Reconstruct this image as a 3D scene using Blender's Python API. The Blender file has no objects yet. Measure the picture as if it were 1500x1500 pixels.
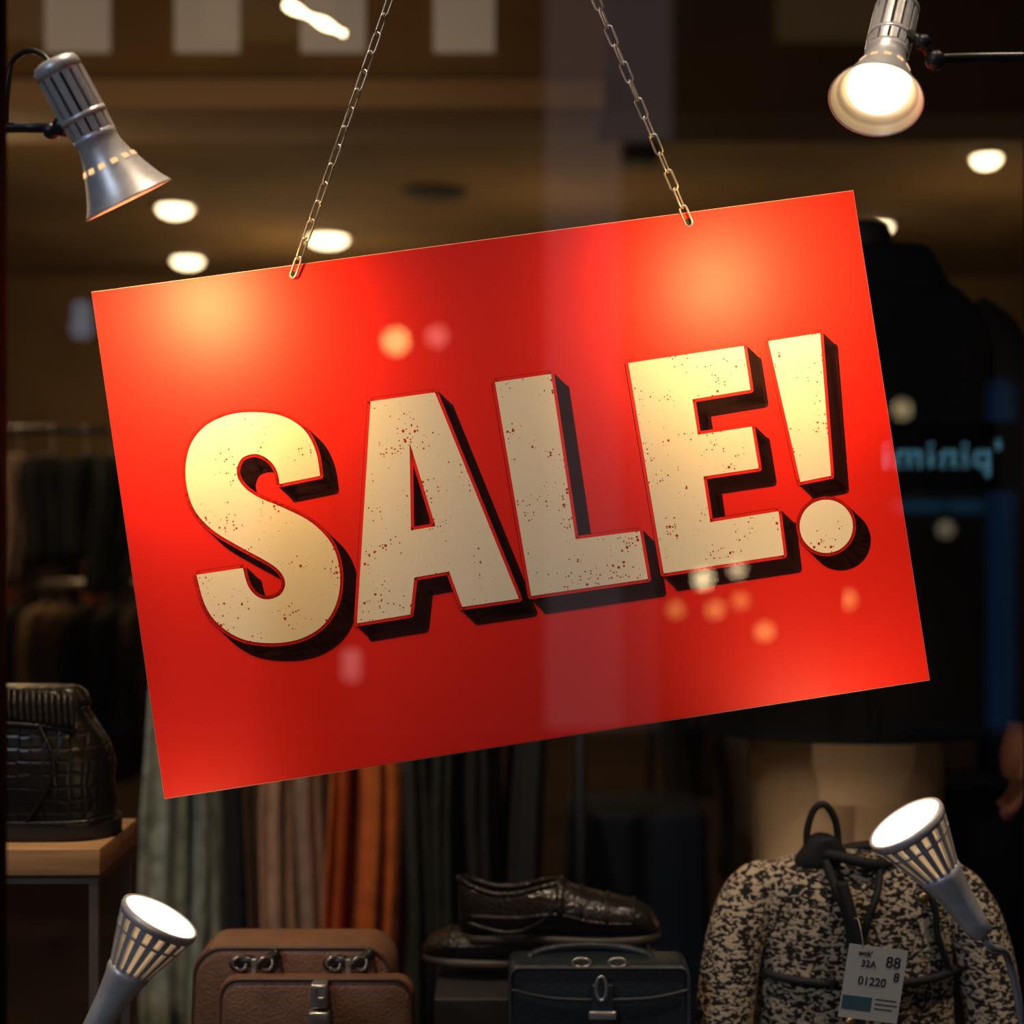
import bpy, bmesh, math, random
from mathutils import Vector, Matrix
from mathutils.geometry import tessellate_polygon
random.seed(7)
S=bpy.context.scene
S.view_settings.view_transform='Standard'
CAMY=-1.667; CZ=1.5; K=0.72/1500
GL=-0.40
def W(px,py,y):
    s=K*(y-CAMY); return Vector(((px-750)*s,y,CZ+(750-py)*s))
FY=-9.0
def R(px,py,y=FY):   # spot across the street whose mirror image in the pane falls there
    p=W(px,py,2*GL-y); p.y=y; return p
# ------------------------------------------------------------ materials
MATS={}
def mat(name,col,rough=.6,metal=0,emit=None,es=0,spec=.5,var=0,vscale=20,bump=0,bscale=60,coat=0):
    if name in MATS: return MATS[name]
    m=bpy.data.materials.new(name); m.use_nodes=True; nt=m.node_tree; b=nt.nodes['Principled BSDF']
    b.inputs['Base Color'].default_value=(*col,1); b.inputs['Roughness'].default_value=rough
    b.inputs['Metallic'].default_value=metal; b.inputs['Specular IOR Level'].default_value=spec
    b.inputs['Coat Weight'].default_value=coat
    if emit: b.inputs['Emission Color'].default_value=(*emit,1); b.inputs['Emission Strength'].default_value=es
    tc=nt.nodes.new('ShaderNodeTexCoord')
    if var:
        n=nt.nodes.new('ShaderNodeTexNoise'); n.inputs['Scale'].default_value=vscale; n.inputs['Detail'].default_value=4
        nt.links.new(tc.outputs['Object'],n.inputs['Vector'])
        r=nt.nodes.new('ShaderNodeValToRGB'); r.color_ramp.elements[0].position=.3; r.color_ramp.elements[1].position=.7
        r.color_ramp.elements[0].color=(*[c*(1-var) for c in col],1); r.color_ramp.elements[1].color=(*[min(1,c*(1+var)) for c in col],1)
        nt.links.new(n.outputs['Fac'],r.inputs['Fac']); nt.links.new(r.outputs['Color'],b.inputs['Base Color'])
    if bump:
        n=nt.nodes.new('ShaderNodeTexNoise'); n.inputs['Scale'].default_value=bscale; n.inputs['Detail'].default_value=5
        nt.links.new(tc.outputs['Object'],n.inputs['Vector'])
        bp=nt.nodes.new('ShaderNodeBump'); bp.inputs['Strength'].default_value=bump; bp.inputs['Distance'].default_value=.01
        nt.links.new(n.outputs['Fac'],bp.inputs['Height']); nt.links.new(bp.outputs['Normal'],b.inputs['Normal'])
    MATS[name]=m; return m
def emis(name,col,s):
    return mat(name,(0.02,0.02,0.02),.5,emit=col,es=s)
M_black=mat('black_metal',(.015,.016,.018),.4,.2)
M_silver=mat('brushed_aluminium',(.70,.70,.72),.40,.45,var=.10,vscale=90)
M_dark=mat('dark_void',(.01,.01,.01),.8)
M_chain=mat('chain_steel',(.72,.66,.57),.3,.8)
M_refl=mat('lamp_reflector_glow',(.74,.58,.38),.45,.2,emit=(1,.62,.28),es=.12)  # bulb light on the reflector put in as a slight emission
M_bulb=emis('bulb_glow',(1,.84,.60),2.4)
M_lens=emis('lens_glow',(1,.86,.66),2.1)
M_vent=emis('vent_glow',(1,.62,.28),1.2)
M_brass=mat('brass',(.6,.42,.18),.3,1)
M_steel=mat('clasp_steel',(.6,.58,.54),.28,.8)
# ------------------------------------------------------------ mesh helpers
def obj(name,verts,faces,m,smooth=False):
    me=bpy.data.meshes.new(name); me.from_pydata([tuple(v) for v in verts],[],faces); me.update()
    o=bpy.data.objects.new(name,me); S.collection.objects.link(o)
    if m: me.materials.append(m)
    if smooth:
        for p in me.polygons: p.use_smooth=True
    return o
def fixn(o):
    bm=bmesh.new(); bm.from_mesh(o.data); bmesh.ops.recalc_face_normals(bm,faces=bm.faces); bm.to_mesh(o.data); bm.free(); return o
def box(name,x0,x1,y0,y1,z0,z1,m,bev=0,seg=3):
    v=[(x,y,z) for x in(x0,x1) for y in(y0,y1) for z in(z0,z1)]
    f=[(0,1,3,2),(4,6,7,5),(0,4,5,1),(2,3,7,6),(0,2,6,4),(1,5,7,3)]
    o=fixn(obj(name,v,f,m))
    if bev:
        b=o.modifiers.new('b','BEVEL'); b.width=bev; b.segments=seg
        for p in o.data.polygons: p.use_smooth=True
    return o
def loft(name,rings,m,cap=True,closed=True,smooth=True,sub=0):
    v=[];f=[];n=len(rings[0])
    for r in rings: v+= [tuple(p) for p in r]
    for i in range(len(rings)-1):
        for j in range(n if closed else n-1):
            a=i*n+j;b=i*n+(j+1)%n; f.append((a,b,b+n,a+n))
    if cap and closed:
        f.append(tuple(reversed(range(n)))); f.append(tuple(range((len(rings)-1)*n,len(rings)*n)))
    o=fixn(obj(name,v,f,m,smooth))
    if sub:
        s=o.modifiers.new('s','SUBSURF'); s.levels=sub; s.render_levels=sub
    return o
def ell(cx,cy,z,rx,ry,n=32,p=1.0,ph=0,amp=0,k=7):
    out=[]
    for i in range(n):
        t=2*math.pi*i/n; c,s=math.cos(t),math.sin(t)
        q=1+amp*math.sin(k*t+ph)+amp*.5*math.sin((2*k-3)*t+ph*2)
        out.append((cx+rx*q*math.copysign(abs(c)**p,c),cy+ry*q*math.copysign(abs(s)**p,s),z))
    return out
def smoothpath(pts,n=8,closed=False):
    P=[Vector(p) for p in pts]; out=[]; L=len(P)
    rng=range(L) if closed else range(L-1)
    for i in rng:
        if closed: a,b,c,d=P[(i-1)%L],P[i],P[(i+1)%L],P[(i+2)%L]
        else: a,b,c,d=P[max(i-1,0)],P[i],P[i+1],P[min(i+2,L-1)]
        for j in range(n):
            t=j/n; out.append(.5*((2*b)+(c-a)*t+(2*a-5*b+4*c-d)*t*t+(3*b-a-3*c+d)*t**3))
    if not closed: out.append(P[-1])
    return out
def tube(name,pts,rad,m,n=10,closed=False,cap=True):
    P=[Vector(p) for p in pts]; L=len(P)
    if not hasattr(rad,'__len__'): rad=[rad]*L
    rings=[]; up=None
    for i in range(L):
        if closed: t=P[(i+1)%L]-P[(i-1)%L]
        else: t=P[min(i+1,L-1)]-P[max(i-1,0)]
        t.normalize()
        if up is None:
            up=Vector((0,0,1)) if abs(t.z)<.9 else Vector((1,0,0))
        up=(up-t*up.dot(t)).normalized(); s=t.cross(up)
        rings.append([P[i]+(up*math.cos(2*math.pi*k/n)+s*math.sin(2*math.pi*k/n))*rad[i] for k in range(n)])
    if closed: rings.append(rings[0])
    return loft(name,rings,m,cap=not closed and cap)
def lathe(name,prof,m,M=Matrix(),n=40,cap=False):
    rings=[[M@Vector((r*math.cos(2*math.pi*k/n),r*math.sin(2*math.pi*k/n),z)) for k in range(n)] for r,z in prof]
    return loft(name,rings,m,cap=cap)
def arcs(name,N,frac,r0a,r1a,z0,r0b,r1b,z1,m,M=Matrix(),seg=3,off=0):
    v=[];f=[]
    for i in range(N):
        a0=2*math.pi*(i+off)/N; da=2*math.pi/N*frac
        b=len(v)
        for j in range(seg+1):
            a=a0+da*j/seg; c,s=math.cos(a),math.sin(a)
            for r,z in((r0a,z0),(r1a,z0),(r1b,z1),(r0b,z1)): v.append(M@Vector((r*c,r*s,z)))
        for j in range(seg):
            q=b+4*j
            for k in range(4): f.append((q+k,q+(k+1)%4,q+4+(k+1)%4,q+4+k))
        f.append((b,b+3,b+2,b+1)); q=b+4*seg; f.append((q,q+1,q+2,q+3))
    return fixn(obj(name,v,f,m))
def ball(name,c,rx,ry,rz,m,n=20):
    rings=[]
    for i in range(n//2+1):
        t=math.pi*i/(n//2); rr=max(math.sin(t),1e-3)
        rings.append([(c[0]+rx*rr*math.cos(2*math.pi*k/n),c[1]+ry*rr*math.sin(2*math.pi*k/n),c[2]-rz*math.cos(t)) for k in range(n)])
    return loft(name,rings,m)
def group(name,loc,parts):
    e=bpy.data.objects.new(name,None); e.empty_display_size=.05; e.location=loc; S.collection.objects.link(e)
    for p in parts:
        if p is None: continue
        p.parent=e; p.matrix_parent_inverse=Matrix.Translation(-Vector(loc))
    return e
def frame(o,z,xh=Vector((1,0,0))):
    z=z.normalized(); x=(xh-z*xh.dot(z)).normalized(); y=z.cross(x)
    M=Matrix((x,y,z)).transposed().to_4x4(); M.translation=o; return M
def text(name,s,size,M,m,ext=.0002,off=0,sp=1.0):
    c=bpy.data.curves.new(name,'FONT'); c.body=s; c.size=size; c.extrude=ext; c.offset=off; c.align_x='CENTER'; c.align_y='CENTER'; c.space_character=sp
    c.materials.append(m); o=bpy.data.objects.new(name,c); o.matrix_world=M; S.collection.objects.link(o); return o
def spot(name,loc,target,energy,col,ang,blend=1,rad=.03):
    l=bpy.data.lights.new(name,'SPOT'); l.energy=energy; l.color=col; l.spot_size=math.radians(ang); l.spot_blend=blend; l.shadow_soft_size=rad
    o=bpy.data.objects.new(name,l); o.location=loc; o.rotation_euler=(Vector(target)-Vector(loc)).to_track_quat('-Z','Y').to_euler(); S.collection.objects.link(o); return o
def point(name,loc,energy,col,rad=.1):
    l=bpy.data.lights.new(name,'POINT'); l.energy=energy; l.color=col; l.shadow_soft_size=rad
    o=bpy.data.objects.new(name,l); o.location=loc; S.collection.objects.link(o); return o

# ------------------------------------------------------------ camera / world
cd=bpy.data.cameras.new('camera'); cam=bpy.data.objects.new('camera',cd); S.collection.objects.link(cam)
cam.location=(0,CAMY,CZ); cam.rotation_euler=(math.pi/2,0,0); cd.lens=50; cd.sensor_width=36
cd.dof.use_dof=True; cd.dof.focus_distance=1.67; cd.dof.aperture_fstop=2.2
S.camera=cam; cd.clip_end=100
w=bpy.data.worlds.new('World'); S.world=w; w.use_nodes=True
w.node_tree.nodes['Background'].inputs[0].default_value=(.10,.14,.24,1); w.node_tree.nodes['Background'].inputs[1].default_value=.2

# ------------------------------------------------------------ room shell
M_ceil=mat('ceiling_plaster',(.16,.10,.042),.9,var=.35,vscale=1.2)
M_wall=mat('wall_plaster',(.20,.13,.065),.9,var=.3,vscale=1.0)
M_floor=mat('shop_floor',(.05,.032,.02),.35,var=.3,vscale=3)
box('floor',-3.7,3.7,-.36,8.1,-.1,0,M_floor)
box('ceiling',-3.7,3.7,-.36,8.1,3.1,3.2,M_ceil)
box('wall_back',-3.7,3.7,8,8.1,0,3.1,M_wall)
box('wall_left',-3.7,-3.6,-.36,8,0,3.1,M_wall)
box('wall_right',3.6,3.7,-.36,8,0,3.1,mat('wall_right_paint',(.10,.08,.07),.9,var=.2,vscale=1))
M_fw=mat('shopfront_panel',(.02,.02,.022),.5)
box('wall_front',-3.7,-1.5,-.46,-.36,0,3.1,M_fw); box('wall_front.001',1.5,3.7,-.46,-.36,0,3.1,M_fw)
M_sof=mat('reflected_facade_brown',(.27,.165,.07),.9,var=.2,vscale=2)  # bulkhead bands built in place of the reflected facade
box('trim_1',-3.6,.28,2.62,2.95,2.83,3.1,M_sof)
box('trim_2',-3.6,.28,2.55,2.95,2.70,2.79,mat('reflected_facade_band',(.45,.31,.20),.8),.01)
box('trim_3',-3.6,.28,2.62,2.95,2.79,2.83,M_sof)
box('trim_4',.28,3.6,2.62,2.95,2.70,3.1,mat('reflected_facade_dark',(.10,.065,.04),.9,var=.2,vscale=2))
M_pane=mat('reflected_window_glow',(.5,.43,.33),.5,emit=(.75,.60,.46),es=.13)  # glowing panels stand in for facade windows reflected in the glass
ps=[]
for a,b_ in((65,160),(255,350),(440,535),(635,725)):
    p=W(a,75,2.6);q=W(b_,-25,2.6); ps.append(box('pane',p.x,q.x,2.60,2.619,p.z,min(q.z,3.09),M_pane,.004))
group('reflected_window_panels',(-1,2.61,2.95),ps)
p=W(636,280,1.6/(K*470)+CAMY)
group('facade_reflection_disc',(p.x,p.y,3.08),[lathe('dark_disc',[(.001,3.075),(.13,3.075),(.16,3.085),(.165,3.1)],M_dark,Matrix.Translation((p.x,p.y,0)),28)])  # dark disc added in place of a reflected facade feature
p=W(936,222,4.6)
group('facade_reflection_box',p,[box('dark_box',p.x-.08,p.x+.08,p.y-.08,p.y+.08,p.z-.06,p.z+.06,M_dark,.01),tube('stem',[p+Vector((0,0,.05)),Vector((p.x,p.y,3.1))],.01,M_black,8)])  # box and stem made up for a dark mark in the facade reflection
# window
M_frame=mat('window_frame_paint',(.004,.004,.006),.95,0,spec=.05)
xl=-.4595; xr=.4655
fr=[box('sill_frame',-1.5,1.5,-.44,-.36,.42,.5,M_frame),box('head_frame',-1.5,1.5,-.44,-.36,2.75,2.83,M_frame),
    box('mullion_1',xl-.05,xl,-.43,-.37,.5,2.75,M_frame,.003),box('mullion_2',xr,xr+.05,-.43,-.37,.5,2.75,M_frame,.003),
    box('jamb_1',-1.5,-1.45,-.43,-.37,.5,2.75,M_frame),box('jamb_2',1.45,1.5,-.43,-.37,.5,2.75,M_frame)]
mg=bpy.data.materials.new('window_glass'); mg.use_nodes=True; nt=mg.node_tree; nt.nodes.clear()
o_=nt.nodes.new('ShaderNodeOutputMaterial'); mx=nt.nodes.new('ShaderNodeMixShader'); tr=nt.nodes.new('ShaderNodeBsdfTransparent'); gl=nt.nodes.new('ShaderNodeBsdfGlossy')
gl.inputs['Roughness'].default_value=0.0; mx.inputs[0].default_value=.065
nt.links.new(tr.outputs[0],mx.inputs[1]); nt.links.new(gl.outputs[0],mx.inputs[2]); nt.links.new(mx.outputs[0],o_.inputs[0])
fr.append(obj('glass_pane',[(-1.45,GL,.5),(1.45,GL,.5),(1.45,GL,2.75),(-1.45,GL,2.75)],[(0,1,2,3)],mg))
group('window_1',(0,GL,1.6),fr)
box('wall_front.002',-1.5,1.5,-.46,-.36,0,.42,M_fw); box('wall_front.003',-1.5,1.5,-.46,-.36,2.83,3.1,M_fw)

# ------------------------------------------------------------ street side (seen only as reflections)
box('street_pavement',-14,14,-9,-.46,-.12,-.02,mat('asphalt',(.05,.05,.055),.7,var=.3,vscale=8))
M_fac=mat('facade_stone',(.22,.16,.11),.9,var=.2,vscale=2)
fp=[box('facade_wall',-14,14,FY-.5,FY-.1,0,10,M_fac)]
M_fwin=emis('facade_window_glow',(1,.62,.28),.32)
for i in range(-6,7):
    for j in range(3):
        if random.random()<.5: continue
        x=i*2+.3; z=2.2+j*2.6
        if abs(x-.9)<.9: continue
        fp.append(box('facade_window',x-.45,x+.45,FY-.1,FY-.06,z,z+1.3,M_fwin))
        fp.append(box('facade_lintel',x-.6,x+.6,FY-.1,FY,z+1.3,z+1.45,M_fac))
Mpl=emis('pilaster_glow',(.62,.46,.50),.62)  # emission put into the pilaster to give the pale reflected band
a=R(800,0);b=R(910,0);b2=R(985,200)
fp.append(box('glow_pilaster',a.x,b.x,FY-.1,FY,0,9,Mpl))
fp.append(box('glow_pilaster_upper',b.x,b2.x,FY-.1,FY-.02,b2.z,9,Mpl))
fp.append(box('glow_pilaster_base',b.x,R(965,0).x,FY-.1,FY-.02,0,R(0,560).z,emis('pilaster_base_glow',(.55,.35,.36),.35)))
fp.append(box('door_surround',R(1454,0).x,R(1486,0).x,FY-.1,FY,0,R(0,560).z,emis('blue_neon',(.05,.22,.6),.5)))
fp.append(box('door_rail',R(1315,0).x,R(1440,0).x,FY-.1,FY,R(0,748).z,R(0,735).z,emis('blue_neon_rail',(.05,.25,.5),1.2)))
group('street_building',(0,FY,0),fp)
KY=-2.8; p=R(1380,668,KY); Mt=Matrix.Translation(p)@Matrix.Rotation(math.pi,4,'Z')@Matrix.Rotation(math.pi/2,4,'X')
tx=text('shop_name',"'pinimi",.100,Mt,emis('cyan_sign',(.25,.75,1),3.0),.003,.0003,1.16)
group('kiosk_sign',p,[tx,box('sign_panel',p.x-.3,p.x+.3,KY-.05,KY-.006,p.z-.09,p.z+.09,M_black,.004),box('post_1',p.x-.28,p.x-.24,KY-.08,KY-.05,-.02,p.z+.09,M_black),box('post_2',p.x+.24,p.x+.28,KY-.08,KY-.05,-.02,p.z+.09,M_black)])
def lampset(name,lst):
    parts=[]
    for i,(px,py,r,col,s) in enumerate(lst):
        p=R(px,py,FY+1.2); parts.append(ball('globe_%d'%i,p,r,r,r,emis('street_globe_%s_%d'%(name,i),col,s),12))
        parts.append(tube('cord_%d'%i,[p+Vector((0,0,r*.9)),p+Vector((0,0,r*.9+.12))],.012,M_black,6))
    group(name,R(lst[0][0],lst[0][1],FY+1.2),parts)
am=(1,.50,.14)
lampset('festoon_lights',[(1030,848,.06,(1,.75,.40),18),(1080,835,.045,(1,.7,.4),13),(1048,893,.055,am,6),(1085,880,.05,am,5),(1240,878,.055,am,8),(1120,925,.055,am,8),(990,893,.05,am,5)])
lampset('street_lantern',[(580,500,.08,(1,.62,.2),15),(640,493,.065,(1,.3,.25),6),(1321,600,.06,(1,.75,.4),4.5),(1208,1207,.05,(1,.75,.5),4),(515,965,.06,(1,.45,.4),3),(515,985,.06,(1,.45,.4),2.5),(1385,775,.05,(.9,.8,.5),2),(120,455,.06,(.6,.75,1),2),(120,480,.07,(.6,.75,1),2)])
sl=Vector((-2.6,-3.4,3.4))
group('added_street_fill',sl,[ball('lantern',sl,.14,.14,.18,emis('street_fill_glow',(.6,.75,1),2),16),tube('post',[Vector((sl.x,sl.y,-.02)),sl-Vector((0,0,.15))],.05,M_black,10),  # added lamp, gives cool street-side light on the lamp bodies
  lathe('cap',[(.2,.12),(.12,.2),(.001,.24)],M_black,Matrix.Translation(sl),20),point('cool_street_fill',sl+Vector((.22,.1,0)),120,(.68,.81,1),.2)])

# ------------------------------------------------------------ SIGN
Cc=Vector((0,CAMY,CZ))
def ray(px,py): return (W(px,py,0)-Cc)
rs=[ray(*p) for p in((134,428),(1250,279),(1362,996),(241,1170))]
A=Matrix((rs[1],-rs[2],rs[3])).transposed(); d=A.inverted()@rs[0]
ds=[1,d[0],d[1],d[2]]; avg=sum(ds)/4; ds=[x/avg for x in ds]
cs=[Cc+rs[i]*ds[i] for i in range(4)]
u=(cs[1]-cs[0]).normalized(); v0=(cs[0]-cs[3]); nrm=u.cross(v0).normalized()
if nrm.y>0: nrm=-nrm
v=nrm.cross(u)
if v.z<0: v=-v
cen=sum(cs,Vector())/4
SM=Matrix((u,v,nrm)).transposed().to_4x4(); SM.translation=cen; SI=SM.inverted()
def L(px,py):
    r=ray(px,py); t=(cen-Cc).dot(nrm)/r.dot(nrm); q=SI@(Cc+r*t); return Vector((q.x,q.y))
def signmat(name,col,rough,speck=False,spec=.45):
    m=mat(name,col,rough,spec=spec)
    nt=m.node_tree; b=nt.nodes['Principled BSDF']; tc=[n for n in nt.nodes if n.type=='TEX_COORD'][0]
    if speck:
        def mth(op,a,b_):
            n=nt.nodes.new('ShaderNodeMath'); n.operation=op
            for i,x in enumerate((a,b_)):
                if isinstance(x,(int,float)): n.inputs[i].default_value=x
                else: nt.links.new(x,n.inputs[i])
            return n.outputs[0]
        no=nt.nodes.new('ShaderNodeTexNoise'); no.inputs['Scale'].default_value=22; no.inputs['Detail'].default_value=1; nt.links.new(tc.outputs['Object'],no.inputs['Vector'])
        fs=[]
        for sc,t0,mlt,mxr in((150,.945,2.2,.26),(300,.895,2.0,.30)):
            vo=nt.nodes.new('ShaderNodeTexVoronoi'); vo.inputs['Scale'].default_value=sc; vo.feature='F1'; vo.voronoi_dimensions='2D'
            nt.links.new(tc.outputs['Object'],vo.inputs['Vector'])
            sep=nt.nodes.new('ShaderNodeSeparateColor'); nt.links.new(vo.outputs['Color'],sep.inputs[0])
            thr=mth('MULTIPLY',mth('MAXIMUM',mth('SUBTRACT',mth('ADD',sep.outputs[0],mth('MULTIPLY',mth('SUBTRACT',no.outputs['Fac'],.5),1.0)),t0),0),mlt)
            fs.append(mth('LESS_THAN',vo.outputs['Distance'],mth('MINIMUM',thr,mxr)))
        f=mth('MAXIMUM',fs[0],fs[1])
        mix=nt.nodes.new('ShaderNodeMix'); mix.data_type='RGBA'; nt.links.new(f,mix.inputs[0]); mix.inputs[6].default_value=(*col,1); mix.inputs[7].default_value=(.42,.04,.02,1)
        nt.links.new(mix.outputs[2],b.inputs['Base Color'])
    return m
M_red=signmat('sign_red',(.86,.016,.008),.46,spec=.3)
M_cream=signmat('letter_cream',(.93,.82,.62),.55,True,spec=.3)
M_shad=signmat('letter_dark_shade',(.040,.006,.006),.5,spec=.2)
lp=[SI@c for c in cs]
T=.003
vv=[(q.x,q.y,z) for z in(0,-T) for q in lp]
board=fixn(obj('sign_board',vv,[(0,1,2,3),(4,5,6,7),(0,1,5,4),(1,2,6,5),(2,3,7,6),(3,0,4,7)],M_red)); board.matrix_world=SM
bv=board.modifiers.new('b','BEVEL'); bv.width=.0007; bv.segments=2
edge=mat('edge_highlight',(.75,.36,.2),.5)  # pale highlight along the board rim, painted as a strip
ed=tube('highlight_strip',[Vector((q.x,q.y,-T/2)) for q in lp],.0009,edge,6,closed=True); ed.matrix_world=SM
def poly(pts):
    cor=[i for i,p in enumerate(pts) if len(p)>2]
    if len(cor)==len(pts): return [L(p[0],p[1]) for p in pts]
    out=[]
    if not cor: return [Vector(q[:2]) for q in smoothpath([L(*p[:2]).to_3d() for p in pts],5,True)]
    n=len(pts)
    for a_,b_ in zip(cor,cor[1:]+[cor[0]+n]):
        seg=[L(*pts[i%n][:2]).to_3d() for i in range(a_,b_+1)]
        sp=smoothpath(seg,5) if len(seg)>2 else seg
        out+=[q.to_2d() for q in sp[:-1]]
    return out
letters=[
 [poly([(469,697,1),(410,709,1),(405,688),(393,673),(375,665),(355,671),(347,690),(354,709),(376,727),(420,746),(457,766),(486,797),(498,838),(494,880),(475,914),(442,935),(400,942),(355,936),(320,914),(300,885),(288,842,1),(356,832,1),(363,857),(376,873),(393,878),(411,871),(418,855),(411,838),(392,823),(350,800),(310,775),(283,743),(272,698),(278,655),(300,625),(335,608),(375,604),(415,610),(446,630),(463,662)])],
 [poly([(543,588,1),(637,575,1),(760,877,1),(677,889,1),(658,837,1),(607,846,1),(601,900,1),(523,913,1)]),poly([(600,648,1),(602,777,1),(638,771,1)])],
 [poly([(725,560,1),(807,548,1),(843,790,1),(937,778,1),(949,848,1),(778,873,1)])],
 [poly([(920,532,1),(1089,507,1),(1099,571,1),(1014,585,1),(1022,637,1),(1101,625,1),(1111,686,1),(1030,698,1),(1040,765,1),(1140,749,1),(1148,813,1),(972,840,1)])],
 [poly([(1125,500,1),(1201,488,1),(1217,697,1),(1172,706,1)])],
 [poly([(1210+39*math.cos(a*math.pi/6),771+39*math.sin(a*math.pi/6)) for a in range(12)])],
]
def flat(name,loops_list,z,m,off=(0,0),grow=0,sweep=None):
    v=[];f=[]
    def addpoly(pts):
        b=len(v); v.extend((p[0],p[1],z) for p in pts); f.append(tuple(range(b,b+len(pts))))
    for loops in loops_list:
        L3=[[Vector((p.x+off[0],p.y+off[1],z)) for p in lp_] for lp_ in loops]
        fl=[p for l in L3 for p in l]; b=len(v); v.extend(tuple(p) for p in fl)
        for t in tessellate_polygon(L3): f.append(tuple(b+i for i in t))
        for l in L3:
            n=len(l)
            for i in range(n):
                p=l[i].to_2d();q=l[(i+1)%n].to_2d()
                if (q-p).length<1e-7: continue
                if grow:
                    dr=(q-p).normalized(); pn=Vector((-dr.y,dr.x))*grow
                    addpoly([p+pn,q+pn,q-pn,p-pn])
                    addpoly([p+Vector((math.cos(k*math.pi/6),math.sin(k*math.pi/6)))*grow for k in range(12)])
                if sweep:
                    s=Vector(sweep)
                    for pp,qq in ((p,q),) if not grow else ((p+pn,q+pn),(p-pn,q-pn),(p,q)):
                        addpoly([pp,qq,qq+s,pp+s])
    ff=[]
    for t in f:
        ar=0
        for i in range(len(t)):
            a_=v[t[i]];b_=v[t[(i+1)%len(t)]]; ar+=a_[0]*b_[1]-b_[0]*a_[1]
        ff.append(t if ar>0 else tuple(reversed(t)))
    o=obj(name,v,ff,m); o.matrix_world=SM; return o
sh=L(722,721)-L(700,700)
sp=[board,ed,
 flat('letter_shade',letters,.0004,M_shad,off=(sh.x,sh.y),grow=.0042,sweep=(-sh.x,-sh.y)),
 flat('letter_outline',letters,.0008,M_red,grow=.0038),
 flat('letter_face',letters,.0012,M_cream)]
def discl(px,py,r,z,m,name):
    c=L(px,py); o=obj(name,[(c.x+r*math.cos(k*math.pi/8),c.y+r*math.sin(k*math.pi/8),z) for k in range(16)],[tuple(range(16))],m); o.matrix_world=SM; return o
sp+=[discl(429,403,.0048,.0003,M_dark,'hole_1'),discl(1008,326,.0048,.0003,M_dark,'hole_2')]
group('sale_sign',cen,sp)
# chains
def link(P,t,ang,Ln,Wd,wire):
    t=t.normalized(); a0=Vector((0,1,0)); a0=(a0-t*a0.dot(t)).normalized(); b0=t.cross(a0)
    s=b0*math.cos(ang)+a0*math.sin(ang); r=Wd/2-wire; h=Ln/2-wire-r
    pts=[]
    for k in range(9): q=math.pi*k/8; pts.append(P+t*(h+r*math.sin(q))+s*(r*math.cos(q)))
    for k in range(9): q=math.pi+math.pi*k/8; pts.append(P+t*(-h+r*math.sin(q))+s*(r*math.cos(q)))
    return tube('l',pts,wire,M_chain,8,closed=True)
hook=W(710,-395,-.02)
def joinall(parts,name):
    bpy.ops.object.select_all(action='DESELECT')
    for p in parts: p.select_set(True)
    bpy.context.view_layer.objects.active=parts[0]; bpy.ops.object.join(); parts[0].name=name; return parts[0]
def chain(px,py):
    c=L(px,py); p0=SM@Vector((c.x,c.y,.003)); D=hook-p0; n=int(D.length/.0225); st=D.length/n
    ls=[link(p0+D*((i+.35)/n),D,.55+(i%2)*math.pi/2+random.uniform(-.15,.15),.0285,.0118,.00135) for i in range(n)]
    return joinall(ls,'hanging_chain')
chain(430,402); chain(1008,326)
hk=[tube('hook_curve',[hook+Vector((.0,0,-.006)),hook+Vector((.012,0,-.002)),hook+Vector((.014,0,.012)),hook+Vector((0,0,.024)),hook+Vector((0,0,.05))],.003,M_steel,8),
    tube('rod',[hook+Vector((0,0,.05)),Vector((hook.x,hook.y,3.1))],.003,M_steel,8)]
group('ceiling_hook',hook,hk)

# ------------------------------------------------------------ lamps
def spot_lamp(mouth,axis,arm,cable,lights,disc):
    M=frame(mouth,axis)
    parts=[
     lathe('end_cap',[(.002,-.158),(.015,-.158),(.0225,-.155),(.025,-.150),(.025,-.141),(.0215,-.141)],M_silver,M),
     lathe('core',[(.0205,-.142),(.0205,-.075)],M_dark,M),
     arcs('cooling_fins',14,.68,.0205,.025,-.142,.0205,.025,-.098,M_silver,M),
     lathe('collar_ring',[(.021,-.098),(.0252,-.098),(.0252,-.092),(.021,-.092)],M_silver,M),
     arcs('cooling_fins_short',14,.74,.0205,.0247,-.092,.0205,.0242,-.076,M_silver,M),
     lathe('shade_outer',[(.020,-.077),(.0238,-.076),(.0236,-.070),(.0228,-.068),(.0232,-.060),(.0275,-.046),(.0350,-.028),(.0425,-.012),(.0490,-.002),(.0505,0),(.0495,.0005),(.0485,-.002)],M_silver,M),
     lathe('shade_inner',[(.0485,-.0015),(.044,-.008),(.0425,-.011),(.0405,-.012),(.033,-.028),(.0255,-.045),(.020,-.050),(.001,-.052)],M_refl,M),
     arcs('vent_slots',13,.5,.0284,.0294,-.044,.0304,.0314,-.039,M_vent,M),
    ]
    rd=disc
    parts.append(lathe('bulb_face',[(.001,-.010),(rd*.6,-.0105),(rd*.95,-.013),(rd,-.017),(rd,-.03)],M_bulb,M))
    parts.append(tube('arm',smoothpath(arm[0],6) ,.0055,M_black,10)); parts.append(ball('joint',arm[1],.011,.011,.011,M_black,14))
    parts.append(ball('joint_2',arm[2],.009,.009,.009,M_black,14))
    if len(arm)>3: parts.append(tube('arm_fork',arm[3],.006,M_black,8))
    if cable: parts.append(tube('power_cord',smoothpath(cable,8),.0032,M_black,8))
    for (lc,tg_,e,ang) in lights: parts.append(spot('beam',lc,tg_,e,(1,.60,.20),ang))
    return group('spotlight_lamp',mouth,parts)
yl=-.15
WARM=(1,.68,.32)
mu=W(189,293,yl); axu=Vector((.444,.29,-.896))
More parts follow.
